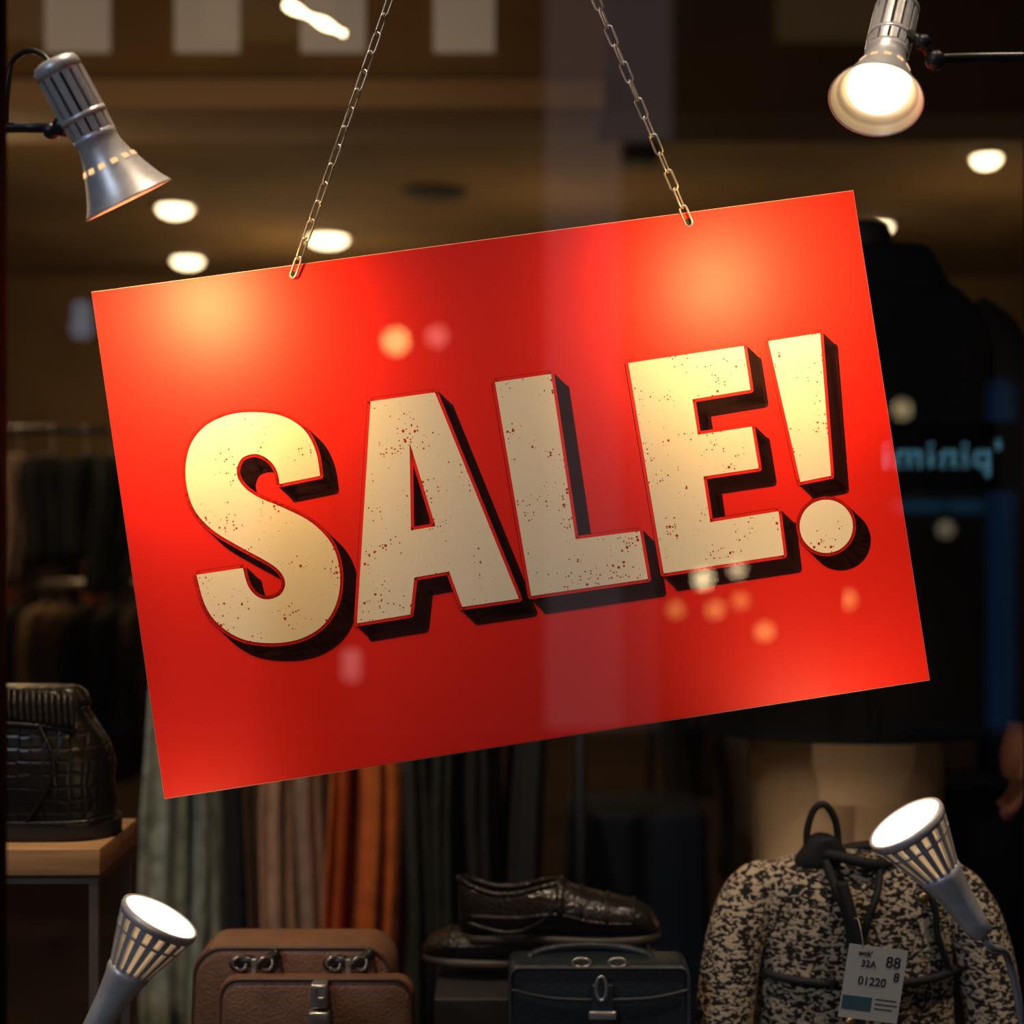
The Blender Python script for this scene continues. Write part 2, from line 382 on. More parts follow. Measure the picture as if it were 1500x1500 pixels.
spot_lamp(mu,axu,
  ([W(-40,193,yl),W(15,187,yl),W(55,187,yl),W(98,188,yl-.02)],W(92,185,yl-.015),W(75,192,yl-.01)),
  [W(76,96,yl-.04),W(62,80,yl-.03),W(40,75,yl-.02),W(18,92,yl),W(10,140,yl),W(8,190,yl)],
  [(W(222,352,-.21),W(280,500,0),12,128)],.032)
nv=Vector((-.286,-.5,-.82)); mr=W(1283,147,yl)
spot_lamp(mr,nv,
  ([W(1540,83,yl+.05),W(1440,84,yl+.04),W(1380,86,yl+.02),W(1368,90,yl+.02)],W(1370,88,yl+.02),W(1352,62,yl+.02),[W(1368,88,yl+.02),W(1352,62,yl+.02),W(1330,50,yl+.03)]),
  None,[(W(1165,300,-.20),W(1120,410,0),9.5,120)],.033)
def par_lamp(mouth,axis,cord,energy,target,lo):
    M=frame(mouth,axis)
    parts=[lathe('lens',[(.0005,.003),(.02,.0024),(.034,.0005),(.0415,-.002)],M_lens,M),
     lathe('rim',[(.0415,-.003),(.0435,-.001),(.0452,-.002),(.0455,-.006),(.044,-.011),(.040,-.012)],M_silver,M),
     lathe('inner_core',[(.038,-.012),(.031,-.035),(.019,-.066)],mat('fin_core_glow',(.8,.6,.35),.3,.6,emit=(1,.62,.3),es=.45),M),  # faint emission in the core imitates lamp light between the fins
     arcs('heatsink_fins',18,.52,.037,.0435,-.012,.019,.0245,-.066,M_silver,M),
     arcs('fin_band',1,1,.033,.0395,-.024,.032,.0385,-.027,M_silver,M,seg=36),
     lathe('base',[(.018,-.064),(.0245,-.065),(.0245,-.072),(.0215,-.082),(.0175,-.105),(.0145,-.135),(.0135,-.150),(.010,-.152),(.003,-.154)],M_silver,M),
     tube('gooseneck',smoothpath(cord,8),.0045,mat('grey_cord',(.40,.41,.44),.4,.3),10),
     spot('beam',mouth+axis.normalized()*.02+lo,target,energy,WARM,120)]
    return group('spotlight_bulb',mouth,parts)
y2=-.12
m1=W(237,1340,y2); ax1=Vector((.50,.05,.86)); e1=m1-ax1.normalized()*.15
par_lamp(m1,ax1,[e1,e1+Vector((-.02,.0,-.035)),e1+Vector((-.03,.02,-.12)),Vector((e1.x-.03,e1.y+.03,.645))],1.0,W(300,1060,0),Vector((.0,-.08,.01)))
m2=W(1324,1203,y2); ax2=Vector((-.56,-.04,.80)); e2=m2-ax2.normalized()*.15
par_lamp(m2,ax2,[e2,e2-ax2.normalized()*.02,W(1475,1400,y2+.05),W(1494,1480,y2+.07),W(1500,1560,y2+.08),Vector((W(1500,1,y2).x,y2+.08,.645))],2.6,W(1280,940,0),Vector((.0,-.09,.03)))
def sign_fill(name,p,target,e,ang):  # added overhead spots, out of view, to light the sign evenly
    a_=(Vector(target)-p).normalized(); M=frame(p,a_)
    return group(name,p,[lathe('can',[(.002,-.12),(.035,-.118),(.038,-.1),(.038,0),(.034,0),(.034,-.04),(.001,-.04)],M_black,M),
      lathe('face',[(.001,-.03),(.032,-.03)],emis('sign_fill_face',WARM,4),M),tube('stem',[p-a_*.11,Vector((p.x,p.y-.0,3.1))],.006,M_black,8),
      spot('beam',p+a_*.01,target,e,(1,.76,.52),ang,rad=.04)])
sign_fill('added_sign_fill',Vector((-.30,-.30,2.66)),(-.15,0,1.28),21,48)
sign_fill('added_sign_fill',Vector((.35,-.30,2.66)),(.15,0,1.26),21,48)

# ------------------------------------------------------------ ceiling downlights
M_dl=emis('downlight_glow',(1,.74,.42),7)
def downlight(px,py,r=.085):
    up=750-py; d_=1.6/(K*up); y=d_+CAMY; p=W(px,py,y)
    return group('ceiling_downlight',p,[lathe('trim_ring',[(r*1.0,0),(r*1.25,0),(r*1.25,-.02),(r,-.02)],M_silver,Matrix.Translation((p.x,p.y,3.1))),
       ball('lens',(p.x,p.y,3.078),r,r,.042,M_dl,20)])
for a_ in((256,300),(480,345,.11),(275,377,.09),(1445,225,.06),(1283,327)): downlight(*a_)
pa=W(418,6,1.9);pb=W(505,50,1.9)  # bright streak, built as a glowing tube
group('glow_streak',pa,[tube('glow_tube',[pa.lerp(pb,t/12) for t in range(13)],[.010+.004*math.sin(i) for i in range(13)],M_dl,12),
   tube('stem',[pa+Vector((0,0,.012)),Vector((pa.x,pa.y,3.1))],.006,M_black,8)])

# ------------------------------------------------------------ interior lights
for i,(x,y,e) in enumerate([(-2,3.8,17),(.4,5.5,10),(-1.2,6.6,24),(2.4,5.2,10),(-2.4,1.8,5),(-.9,1.5,5)]):
    point('added_room_fill',(x,y,2.35),e,(1,.66,.32),.12)  # unseen points added for warm room light, no bulbs modelled
spot('added_display_fill',(-.5,-.1,2.9),(-.42,.35,.85),55,(1,.76,.5),60)  # unseen spots added to brighten bags, jacket, table and racks
spot('added_display_fill',(.9,-.2,2.9),(.52,.25,.9),58,(1,.78,.56),42)
spot('added_display_fill',(-.95,-.2,2.9),(-.72,.3,1.1),20,(1,.74,.46),40)
spot('added_display_fill',(-.35,.35,2.95),(-.4,1.35,.75),95,(1,.76,.5),50)
spot('added_display_fill',(-1.3,1.2,2.9),(-1.3,2.8,1.0),24,(1,.72,.42),60)

# ------------------------------------------------------------ display platform, table
M_plat=mat('platform_paint',(.02,.018,.018),.6)
PZ=.645
box('display_platform',-1.45,1.45,-.34,.62,0,PZ,M_plat,.004)
box('mannequin_platform',.2,1.5,.66,1.10,0,.25,M_plat,.004)
fu=Vector((.48,.585,PZ))
group('added_trouser_fill',fu,[lathe('can',[(.03,0),(.034,.004),(.034,.05),(.030,.05),(.028,.03),(.001,.03)],M_black,Matrix.Translation(fu),24),spot('beam',fu+Vector((0,0,.055)),(.44,.87,.98),2.2,(1,.74,.5),120)])  # added hidden fixture that brightens the trousers
def woodmat():
    m=mat('oak_wood',(.5,.3,.15),.5); nt=m.node_tree; b=nt.nodes['Principled BSDF']; tc=[n for n in nt.nodes if n.type=='TEX_COORD'][0]
    mp=nt.nodes.new('ShaderNodeMapping'); mp.inputs['Scale'].default_value=(3,30,60); nt.links.new(tc.outputs['Object'],mp.inputs[0])
    n=nt.nodes.new('ShaderNodeTexNoise'); n.inputs['Scale'].default_value=2; n.inputs['Detail'].default_value=6; nt.links.new(mp.outputs[0],n.inputs['Vector'])
    r=nt.nodes.new('ShaderNodeValToRGB'); r.color_ramp.elements[0].position=.3; r.color_ramp.elements[1].position=.75
    r.color_ramp.elements[0].color=(.30,.16,.07,1); r.color_ramp.elements[1].color=(.52,.31,.15,1); nt.links.new(n.outputs[0],r.inputs[0]); nt.links.new(r.outputs[0],b.inputs['Base Color']); return m
Mw=woodmat(); tz=1.058; M_leg=mat('table_leg_steel',(.20,.17,.14),.45,.5)
group('side_table',(-.75,.29,.9),[box('table_top',-1.05,-.541,.2,.385,tz-.036,tz,Mw,.002)]+
  [box('leg',x-.006,x+.006,y-.006,y+.006,PZ,tz-.036,M_leg) for x in(-.552,-1.03) for y in(.215,.37)]+
  [box('rail',-1.03,-.552,y-.005,y+.005,tz-.049,tz-.037,M_leg) for y in(.215,.37)]+[box('rail_side',-.557,-.547,.215,.37,tz-.049,tz-.037,M_leg)])
def leather(name,col,rough=.4,scale=60,bump=.4,rand=1.0,spec=.5):
    m=mat(name,col,rough,spec=spec); nt=m.node_tree; b=nt.nodes['Principled BSDF']; tc=[n for n in nt.nodes if n.type=='TEX_COORD'][0]
    vo=nt.nodes.new('ShaderNodeTexVoronoi'); vo.feature='DISTANCE_TO_EDGE'; vo.inputs['Scale'].default_value=scale; vo.inputs['Randomness'].default_value=rand; nt.links.new(tc.outputs['Object'],vo.inputs['Vector'])
    mn=nt.nodes.new('ShaderNodeMath'); mn.operation='MINIMUM'; mn.inputs[1].default_value=.2; nt.links.new(vo.outputs['Distance'],mn.inputs[0])
    bp=nt.nodes.new('ShaderNodeBump'); bp.inputs['Strength'].default_value=bump; bp.inputs['Distance'].default_value=.008; nt.links.new(mn.outputs[0],bp.inputs['Height']); nt.links.new(bp.outputs[0],b.inputs['Normal'])
    return m
Mb=leather('boot_leather',(.007,.006,.005),.34,58,.5,.15,.35); Mb2=mat('boot_leather_plain',(.008,.006,.005),.36,bump=.2,bscale=120,spec=.35)
by=.29; bz=tz
def bt(px): return (px-750)*K*(by-CAMY)
rg=[]
for (zz,x0,x1,ry,am_) in((0.004,0,173,.048,0),(.02,0,173,.052,0),(.028,2,168,.05,0),(.05,0,171,.056,.004),(.075,0,165,.054,.008),(.10,0,168,.055,.006),(.13,0,157,.05,.01),(.155,0,138,.045,.02),(.172,3,127,.043,.03),(.18,3,129,.044,.035),(.195,5,122,.040,.045),(.203,10,112,.03,.05)):
    a_=bt(x0-60);b_=bt(x1); rg.append(ell((a_+b_)/2,by,bz+zz,(b_-a_)/2,ry,44,.8,0,am_,12))
bp_=[loft('upper',rg,Mb)]
bp_.append(loft('sole',[ell((bt(-60)+bt(176))/2,by,bz+z_,(bt(176)-bt(-60))/2,.056,44,.75) for z_ in(0.0005,.008,.020,.024)],mat('rubber_sole',(.015,.012,.010),.6)))
for k in range(13):
    x=bt(8+k*9); bp_.append(tube('gather_%d'%k,smoothpath([(x,by-.036,bz+.205-.0012*k),(x+.003,by-.046,bz+.19),(x+.006,by-.050,bz+.165-.001*k)],4),.0040,Mb2,8))
bp_.append(tube('cuff_seam',smoothpath([(bt(2),by-.052,bz+.160),(bt(60),by-.052,bz+.157),(bt(125),by-.040,bz+.148)],8),.003,Mb2,8))
bp_.append(tube('counter_seam',smoothpath([(bt(75),by-.050,bz+.155),(bt(98),by-.057,bz+.11),(bt(88),by-.058,bz+.07),(bt(60),by-.058,bz+.03)],8),.0026,Mb2,8))
bp_.append(tube('welt',smoothpath([(bt(0),by-.055,bz+.026),(bt(80),by-.057,bz+.026),(bt(140),by-.052,bz+.027),(bt(172),by-.02,bz+.028)],8),.003,Mb2,8))
group('ankle_boot',(bt(80),by,bz),bp_)

# ------------------------------------------------------------ bags
def arch(x0,x1,z0,h,y,tw=0,n=12):
    return [(x0+(x1-x0)*(.5-.5*math.cos(math.pi*i/n)),y+tw*math.sin(math.pi*i/n),z0+h*math.sin(math.pi*i/n)) for i in range(n+1)]
def rrect(x0,x1,y,z0,z1,r,n=6):
    pts=[]
    for cx,cz,a0 in((x0+r,z0+r,math.pi),(x1-r,z0+r,1.5*math.pi),(x1-r,z1-r,0),(x0+r,z1-r,.5*math.pi)):
        for k in range(n+1):
            a_=a0+math.pi/2*k/n; pts.append((cx+r*math.cos(a_),y,cz+r*math.sin(a_)))
    return pts
def rbag(name,x0,x1,y0,y1,z0,z1,r,m,taper=.0,bev=.007):
    a_=[Vector(p) for p in rrect(x0,x1,0,z0,z1,r,8)]
    rings=[]; xm=(x0+x1)/2
    for yy,ins in((y0,bev),(y0+bev*.3,bev*.3),(y0+bev,0),(y1-bev,0),(y1-bev*.3,bev*.3),(y1,bev)):
        ring=[]
        for p in a_:
            f=(p.z-z0)/(z1-z0); x=xm+(p.x-xm)*((x1-x0-2*ins)/(x1-x0))*(1-taper*f); z=z0+(p.z-z0)*((z1-z0-ins)/(z1-z0))
            ring.append((x,yy+(.012*f if yy<(y0+y1)/2 else -.012*f),z))
        rings.append(ring)
    return loft(name,rings,m)
Mbr=mat('brown_leather',(.25,.118,.062),.42,bump=.25,bscale=220,var=.15,vscale=30)
Mbe=mat('brown_leather_edge',(.10,.048,.028),.4)
def X(px,y): return (px-750)*K*(y-CAMY)
def Z(py,y): return CZ+(750-py)*K*(y-CAMY)
yb=.24
parts=[rbag('body',X(272,yb),X(583,yb),yb-.01,yb+.11,PZ+.001,Z(1388,yb),.040,Mbr,.055,.012),
 rbag('front_pocket',X(316,yb-.03),X(612,yb-.03),yb-.060,yb+.005,PZ+.001,Z(1430,yb-.03),.024,Mbr,.035,.010),
 tube('piping',[(X(430,yb)+(p[0]-X(430,yb))*(1-.055*(p[2]-PZ)/.27),p[1]+.010*(p[2]-PZ)/.27-.010,p[2]) for p in rrect(X(277,yb),X(578,yb),yb+.006,PZ+.01,Z(1391,yb),.038)],.0028,Mbe,8,closed=True),
 tube('pocket_piping',[(X(464,yb-.04)+(p[0]-X(464,yb-.04))*(1-.035*(p[2]-PZ)/.23),p[1]+.010*(p[2]-PZ)/.23-.010,p[2]) for p in rrect(X(321,yb-.04),X(607,yb-.04),yb-.046,PZ+.01,Z(1433,yb-.04),.022)],.0024,Mbe,8,closed=True),
 tube('zip',[(X(350,yb),yb-.02,Z(1430,yb-.02)),(X(585,yb),yb-.02,Z(1430,yb-.02))],.0022,M_brass,6),
 box('clasp_plate',X(456,.180),X(480,.180),.172,.197,Z(1475,.180),Z(1440,.180),M_steel,.002),
 box('clasp_lock',X(453,.180),X(484,.180),.166,.185,Z(1500,.180),Z(1478,.180),M_steel,.003),
 tube('clasp_loop',rrect(X(462,.170),X(478,.170),.168,Z(1462,.170),Z(1445,.170),.005),.0018,M_steel,6,closed=True),
 tube('handle_back',arch(X(345,.30),X(540,.30),Z(1402,.30),-.012,.33,.07),.006,Mbe,10)]
yk=yb-.004
for cx in(375,512):
    parts.append(tube('buckle_bar',smoothpath([(X(cx-34,yk),yk,Z(1414,yk)),(X(cx-14,yk),yk-.006,Z(1405,yk)),(X(cx+8,yk),yk-.006,Z(1409,yk)),(X(cx+34,yk),yk,Z(1395,yk))],6),.0078,mat('handle_dark_leather',(.02,.014,.010),.35),10))
    for dx in(-22,16): parts.append(tube('buckle_ring',[(X(cx+dx,yk)+.0095*math.cos(k*math.pi/8),yk-.012+.004*math.sin(k*math.pi/4),Z(1407,yk)+.0085*math.sin(k*math.pi/8)) for k in range(16)],.0020,M_steel,8,closed=True))
    parts.append(box('buckle_tab',X(cx-4,yk),X(cx+4,yk),yk-.016,yk-.004,Z(1422,yk),Z(1400,yk),M_steel,.001))
group('leather_handbag',(X(440,yb),yb,.75),parts)
Mbl=mat('navy_leather',(.014,.022,.029),.35,bump=.2,bscale=220)
Mble=mat('navy_leather_edge',(.05,.055,.06),.4)
y3=.22
parts=[rbag('body',X(742,y3),X(1014,y3),y3-.008,y3+.085,PZ+.001,Z(1416,y3),.012,Mbl,.02),
 tube('piping',rrect(X(748,y3),X(1009,y3),y3+.002,PZ+.01,Z(1419,y3),.012),.0024,Mble,8,closed=True),
 tube('flap_edge',smoothpath([(X(750,y3),y3-.001,Z(1450,y3)),(X(820,y3),y3-.003,Z(1462,y3)),(X(940,y3),y3-.003,Z(1462,y3)),(X(1008,y3),y3-.001,Z(1450,y3))],8),.0022,Mble,8),
 box('strap',X(866,y3),X(898,y3),y3-.008,y3+.002,PZ+.02,Z(1440,y3),Mbl,.002),
 box('strap_buckle',X(862,y3),X(902,y3),y3-.012,y3-.004,Z(1490,y3),Z(1478,y3),M_steel,.002),
 tube('clasp_loop',[(X(880,y3)+.007*math.cos(k*math.pi/8),y3-.008,Z(1445,y3)+.016*math.sin(k*math.pi/8)) for k in range(16)],.002,M_steel,8,closed=True),
 tube('handle',arch(X(775,y3),X(960,y3),Z(1420,y3),.010,y3+.04,.03),.006,Mbl,10)]
for cx in(852,905): parts.append(tube('ring',[(X(cx,y3)+.012*math.cos(k*math.pi/8),y3+.005,Z(1412,y3)+.006*math.sin(k*math.pi/8)) for k in range(16)],.0018,M_steel,8,closed=True))
group('leather_handbag',(X(880,y3),y3,.75),parts)

# ------------------------------------------------------------ shoes on plinth
yS=.42; pz=Z(1432,yS)
box('shoe_plinth',X(640,yS),X(975,yS),.33,.56,PZ+.001,pz,mat('plinth_dark',(.012,.011,.011),.6),.004)
Msh=leather('shoe_leather',(.014,.011,.009),.28,90,.35)
Mso=mat('shoe_sole',(.03,.02,.014),.5)
def shoe(origin,rz,ry,length,name,sc=1.0):
    st=[(0,.012,.014,0),(.04,.028,.034,0),(.12,.038,.046,0),(.25,.044,.054,0),(.38,.043,.064,.0),(.48,.039,.074,.25),(.58,.035,.078,.75),(.7,.032,.074,.95),(.82,.031,.074,.95),(.92,.029,.080,.8),(.98,.022,.082,.55),(1,.012,.080,.3)]
    st=[(a_,b_,c_*sc,d_) for a_,b_,c_,d_ in st]
    M=Matrix.Translation(origin)@Matrix.Rotation(rz,4,'Z')@Matrix.Rotation(ry,4,'Y')
    rings=[];N=24
    for t,wd_,h,op in st:
        r=[]; spread=math.pi*1.0-op*.95
        for k in range(N+1):
            a_=-spread+2*spread*k/N
            yy=wd_*math.sin(a_)*(1 if abs(a_)<math.pi/2 else 1-.12*op); zz=h/2-h/2*math.cos(a_)
            if abs(a_)<math.pi/2: zz*=.6
            r.append(M@Vector((t*length,yy,zz+.010)))
        rings.append(r)
    up_=loft('upper_'+name,rings,Msh,closed=False); sd=up_.modifiers.new('s','SOLIDIFY'); sd.thickness=.003; sd.offset=-1
    ol=[(0,.01),(.03,.026),(.12,.04),(.28,.046),(.45,.040),(.6,.032),(.8,.033),(.93,.031),(1,.014)]
    out=[(t*length-.002,wd_) for t,wd_ in ol]+[(t*length,-wd_) for t,wd_ in reversed(ol)]
    so=loft('sole_'+name,[[M@Vector((x,y,z_)) for x,y in out] for z_ in(0,.004,.011)],Mso)
    he=box('heel_'+name,0,length*.27,-.028,.028,-.001,.012,Mso,.004); he.matrix_world=M@Matrix.Translation((length*.73,0,-.010))
    col=[];col2=[]
    for t,wd_,h,op in st[5:]:
        spread=math.pi-op*.95; yy=wd_*math.sin(spread)*(1-.12*op); zz=h/2-h/2*math.cos(spread)+.011
        col.append(M@Vector((t*length,yy,zz))); col2.append(M@Vector((t*length,-yy,zz)))
    pts=smoothpath(col+col2[::-1],4,True); cl=tube('collar_'+name,pts,.0036,Msh,8,closed=True)
    def band(t0,nm,rr=.0024):
        t,wd_,h,_=st[t0]; return tube(nm+name,[M@Vector((t*length,wd_*1.02*math.sin(a_),(h/2-h/2*math.cos(a_))*(1)+.011)) for a_ in[math.pi*.45+ math.pi*1.1*k/12 for k in range(13)]],rr,Msh,6)
    side=[]
    for sg in(1,-1):
        side.append(tube('side_seam_'+name,smoothpath([M@Vector((t*length,sg*w_*1.01,z_)) for t,w_,z_ in((.10,.036,.030),(.3,.0435,.034),(.5,.040,.045),(.7,.033,.038),(.95,.028,.04))],5),.0028,Msh,6))
        side.append(tube('side_panel_'+name,smoothpath([M@Vector((t*length,sg*w_*1.01,z_)) for t,w_,z_ in((.48,.040,.06),(.60,.037,.030),(.75,.034,.018),(.95,.029,.03))],5),.003,Msh,6))
    return [up_,so,he,cl,band(2,'toe_seam_'),band(3,'toe_cap_'),band(4,'vamp_seam_'),band(5,'strap_',.006)]+side
s1=shoe(Vector((X(966,yS-.02),yS-.02,pz+.064)),math.pi-.12,.035,.292,'a',1.0)
s2=shoe(Vector((X(618,yS),yS+.03,pz+.018)),-.05,-.0,.335,'b',.8)
group('leather_shoes',(X(800,yS),yS,pz),s1+s2)

# ------------------------------------------------------------ tweed jacket
mt=mat('tweed_knit',(.5,.4,.3),.95); nt=mt.node_tree; b=nt.nodes['Principled BSDF']; tc=[n for n in nt.nodes if n.type=='TEX_COORD'][0]
mp=nt.nodes.new('ShaderNodeMapping'); mp.inputs['Scale'].default_value=(1,1,1.8); nt.links.new(tc.outputs['Object'],mp.inputs[0])
n=nt.nodes.new('ShaderNodeTexNoise'); n.inputs['Scale'].default_value=112; n.inputs['Detail'].default_value=.4; n.inputs['Distortion'].default_value=1.0; nt.links.new(mp.outputs[0],n.inputs['Vector'])
r=nt.nodes.new('ShaderNodeValToRGB'); r.color_ramp.elements[0].position=.50; r.color_ramp.elements[1].position=.55
r.color_ramp.elements[0].color=(.014,.011,.010,1); r.color_ramp.elements[1].color=(.62,.50,.34,1); nt.links.new(n.outputs[0],r.inputs[0]); nt.links.new(r.outputs[0],b.inputs['Base Color'])
bp=nt.nodes.new('ShaderNodeBump'); bp.inputs['Strength'].default_value=.6; bp.inputs['Distance'].default_value=.003; nt.links.new(n.outputs[0],bp.inputs['Height']); nt.links.new(bp.outputs[0],b.inputs['Normal'])
yj=.30
Mtr=mat('black_trim',(.012,.012,.013),.7)
cxj=X(1258,yj); topz=Z(1256,yj)
rg=[]
for dz,hw,hd in((-.375,.150,.075),(-.30,.144,.075),(-.2,.138,.073),(-.12,.137,.072),(-.07,.138,.068),(-.045,.138,.062),(-.030,.134,.055),(-.020,.120,.048),(-.010,.098,.042),(-.002,.065,.036),(.002,.048,.030)):
    rg.append(ell(cxj,yj+.03,topz+dz,hw,hd,56,.78,1.0,.012,9))
jp=[loft('torso',rg,mt)]
for sx in(-1,1):
    sh_=[(cxj+sx*.108,yj+.03,topz-.044),(cxj+sx*.142,yj+.025,topz-.054),(cxj+sx*.168,yj+.01,topz-.11),(cxj+sx*.183,yj+.0,topz-.19),(cxj+sx*.194,yj-.01,topz-.29),(cxj+sx*.198,yj-.02,topz-.37)]
    sp_=smoothpath(sh_,5); jp.append(tube('sleeve_%d'%sx,sp_,[.032+.009*min(1,i/8)-.002*i/len(sp_) for i in range(len(sp_))],mt,24))
fy=lambda x,extra=0: yj+.03-.0745*math.sqrt(max(0,1-min(1,abs((x-cxj)/.145))**3))-.003-extra
def trim(pts,r,nm,ext=0):
    q=smoothpath([(cxj+a_,0,topz+b_) for a_,b_ in pts],6)
    for p in q:
        f_=1 if p.z<topz-.05 else max(.55,1-(p.z-(topz-.05))*9)
        p.y=yj+.03-(yj+.03-fy(p.x,ext))*f_
    jp.append(tube(nm,q,r,Mtr,8))
xo=X(1236,yj)-cxj
trim([(xo-.028,-.002),(xo-.02,-.03),(xo-.006,-.07),(xo,-.12),(xo,-.24),(xo,-.36)],.007,'placket_trim')
trim([(xo+.045,-.002),(xo+.04,-.03),(xo+.022,-.07),(xo+.014,-.12),(xo+.014,-.24),(xo+.014,-.36)],.005,'placket_trim_2')
trim([(xo-.112,-.155),(xo-.09,-.157),(xo-.02,-.16)],.006,'pocket_trim')
trim([(xo+.03,-.160),(xo+.09,-.157),(xo+.150,-.150)],.006,'pocket_trim_2')
trim([(xo+.10,-.02),(xo+.115,-.06),(xo+.12,-.10),(xo+.14,-.15)],.005,'princess_trim')
jp.append(tube('collar_band',[(cxj-.005+.050*math.cos(a_*math.pi/12),yj+.012+.036*math.sin(a_*math.pi/12),topz+.000+.006*math.sin(a_*math.pi/6)) for a_ in range(24)],.008,Mtr,10,closed=True))
for i,(dx,dz) in enumerate(((-.004,-.06),(.098,-.045),(-.004,-.13),(-.004,-.21))):
    x=cxj+xo+dx; yy=fy(x,.006); f_=1 if dz<-.05 else .93
    jp.append(ball('button_%d'%i,(x,yj+.03-(yj+.03-yy)*f_-.002,topz+dz),.008,.003,.008,M_brass,14))
hx=X(1208,yj)
jp.append(tube('hanger_loop',smoothpath([(hx-.022,yj+.01,topz-.0),(hx-.022,yj+.01,topz+.035),(hx-.012,yj+.01,topz+.065),(hx+.004,yj+.01,topz+.070),(hx+.018,yj+.01,topz+.045),(hx+.022,yj+.01,topz)],6),.005,Mtr,8))
jp.append(loft('neck_cap',[ell(hx,yj+.01,topz+z_,rx,.022,24) for z_,rx in((-.03,.045),(.0,.038),(.015,.026),(.025,.02),(.028,.012))],Mtr))
jp.append(tube('stand_pole',[(hx,yj+.03,topz-.38),(hx,yj+.03,topz)],.008,M_black,10))
jp.append(tube('ribbon',smoothpath([(hx+.01,fy(hx,.01),topz-.02),(hx+.02,fy(hx,.018),topz-.06),(hx+.032,fy(hx,.018),topz-.11)],6),.009,Mtr,8))
group('tweed_jacket',(cxj,yj,topz-.2),jp)
# price tag
tcn=W(1279,1441,.14); TM=Matrix.Translation(tcn)@Matrix.Rotation(math.radians(9),4,'Y')@Matrix.Rotation(math.pi/2,4,'X')@Matrix.Rotation(math.radians(6),4,'Y')
Mwt=mat('tag_card',(.66,.62,.56),.6); Mink=mat('tag_ink',(.03,.03,.035),.7); Mteal=mat('tag_teal',(.06,.14,.17),.6)
def tbox(nm,x0,x1,y0,y1,z0,z1,m):
    o=box(nm,x0,x1,y0,y1,z0,z1,m); o.matrix_world=TM; return o
tg=[tbox('card',-.039,.039,-.047,.047,-.0006,0,Mwt),tbox('teal_patch',-.037,.002,-.036,-.018,0,.0003,Mteal),
    tbox('line_1',.006,.034,-.020,-.0185,0,.0003,Mink),tbox('line_2',.006,.036,-.026,-.0245,0,.0003,Mink),tbox('line_3',.006,.030,-.032,-.0305,0,.0003,Mink)]
for s_,sz,x,y in(('88',.020,.022,.029),('8',.016,.029,.011),('32A',.012,-.010,.024),("wck'",.010,-.016,.037),('01220',.015,-.002,.002)):
    tg.append(text('txt',s_,sz,TM@Matrix.Translation((x,y,.0004)),Mink,.0001,.0003))
tg.append(tube('string',smoothpath([TM@Vector((-.02,.045,0)),TM@Vector((-.028,.075,-.01)),Vector((cxj+xo,fy(cxj+xo,.008),topz-.07))],8),.0008,mat('string_white',(.5,.45,.4),.8),6))
group('price_tag',tcn,tg)

# ------------------------------------------------------------ mannequin
ym=.87
Mco=mat('coat_black',(.006,.006,.008),.8,bump=.3,bscale=40,spec=.2); Mtr2=mat('beige_trousers',(.42,.31,.20),.9,var=.15,vscale=8,bump=.2,bscale=25)
Msk=mat('mannequin_skin',(.42,.20,.14),.6)
cx=X(1268,ym)
rg=[]
for py_,hw,hd,ox in((1068,.25,.17,-.04),(1040,.25,.175,-.03),(960,.24,.17,-.01),(850,.225,.16,0),(740,.215,.15,0),(640,.215,.145,0),(560,.225,.14,0),(500,.225,.13,0),(460,.205,.12,0),(430,.165,.11,0),(410,.13,.095,0),(398,.105,.085,0),(380,.10,.08,0)):
    rg.append(ell(cx+ox,ym,Z(py_,ym),hw,hd,48,.9,.5,.015,8))
mp_=[loft('coat_body',rg,Mco)]
mp_.append(loft('coat_collar',[ell(cx+.03,ym-.01,Z(p_,ym)+.0,r_,r_*.85,32) for p_,r_ in((435,.125),(405,.105),(385,.092),(372,.085),(366,.075),(372,.068))],Mco))
mp_.append(loft('neck_cap',[ell(cx-.012,ym,Z(p_,ym),r_,r_,24) for p_,r_ in((400,.06),(345,.055),(333,.05),(327,.035),(325,.01))],mat('neck_cap_black',(.03,.025,.02),.4)))
for sx in(-1,1):
    if sx>0: a_=[(cx+sx*.17,ym,Z(480,ym)),(cx+sx*.225,ym,Z(520,ym)),(cx+sx*.262,ym-.01,Z(640,ym)),(cx+sx*.276,ym-.02,Z(780,ym)),(cx+sx*.268,ym-.06,Z(920,ym)),(cx+sx*.250,ym-.10,Z(1050,ym))]
    else: a_=[(cx-.17,ym,Z(480,ym)),(cx-.225,ym,Z(520,ym)),(cx-.262,ym-.01,Z(640,ym)),(cx-.275,ym-.02,Z(780,ym)),(cx-.25,ym-.10,Z(880,ym)),(cx-.17,ym-.15,Z(950,ym))]
    q=smoothpath(a_,5); mp_.append(tube('coat_sleeve_%d'%sx,q,[.065+.012*math.sin(i/6)*.5-.018*i/len(q) for i in range(len(q))],Mco,20))
    lx=cx-.035+sx*.072
    mp_.append(loft('trouser_leg_%d'%sx,[ell(lx,ym+.0,z_,rx,rx*1.05,28,1,z_*5,.02,6) for z_,rx in((.30,.075),(.5,.078),(.7,.084),(.88,.092),(1.02,.098),(1.12,.098))],Mtr2))
    mp_.append(loft('shoe_%d'%sx,[ell(lx,ym-.04,.251+z_,.042,ry_,24) for z_,ry_ in((0,.12),(.02,.125),(.045,.11),(.06,.07))],mat('mannequin_shoe',(.02,.015,.012),.4)))
wr=Vector((cx+.238,ym-.105,Z(1050,ym))); hd=[]
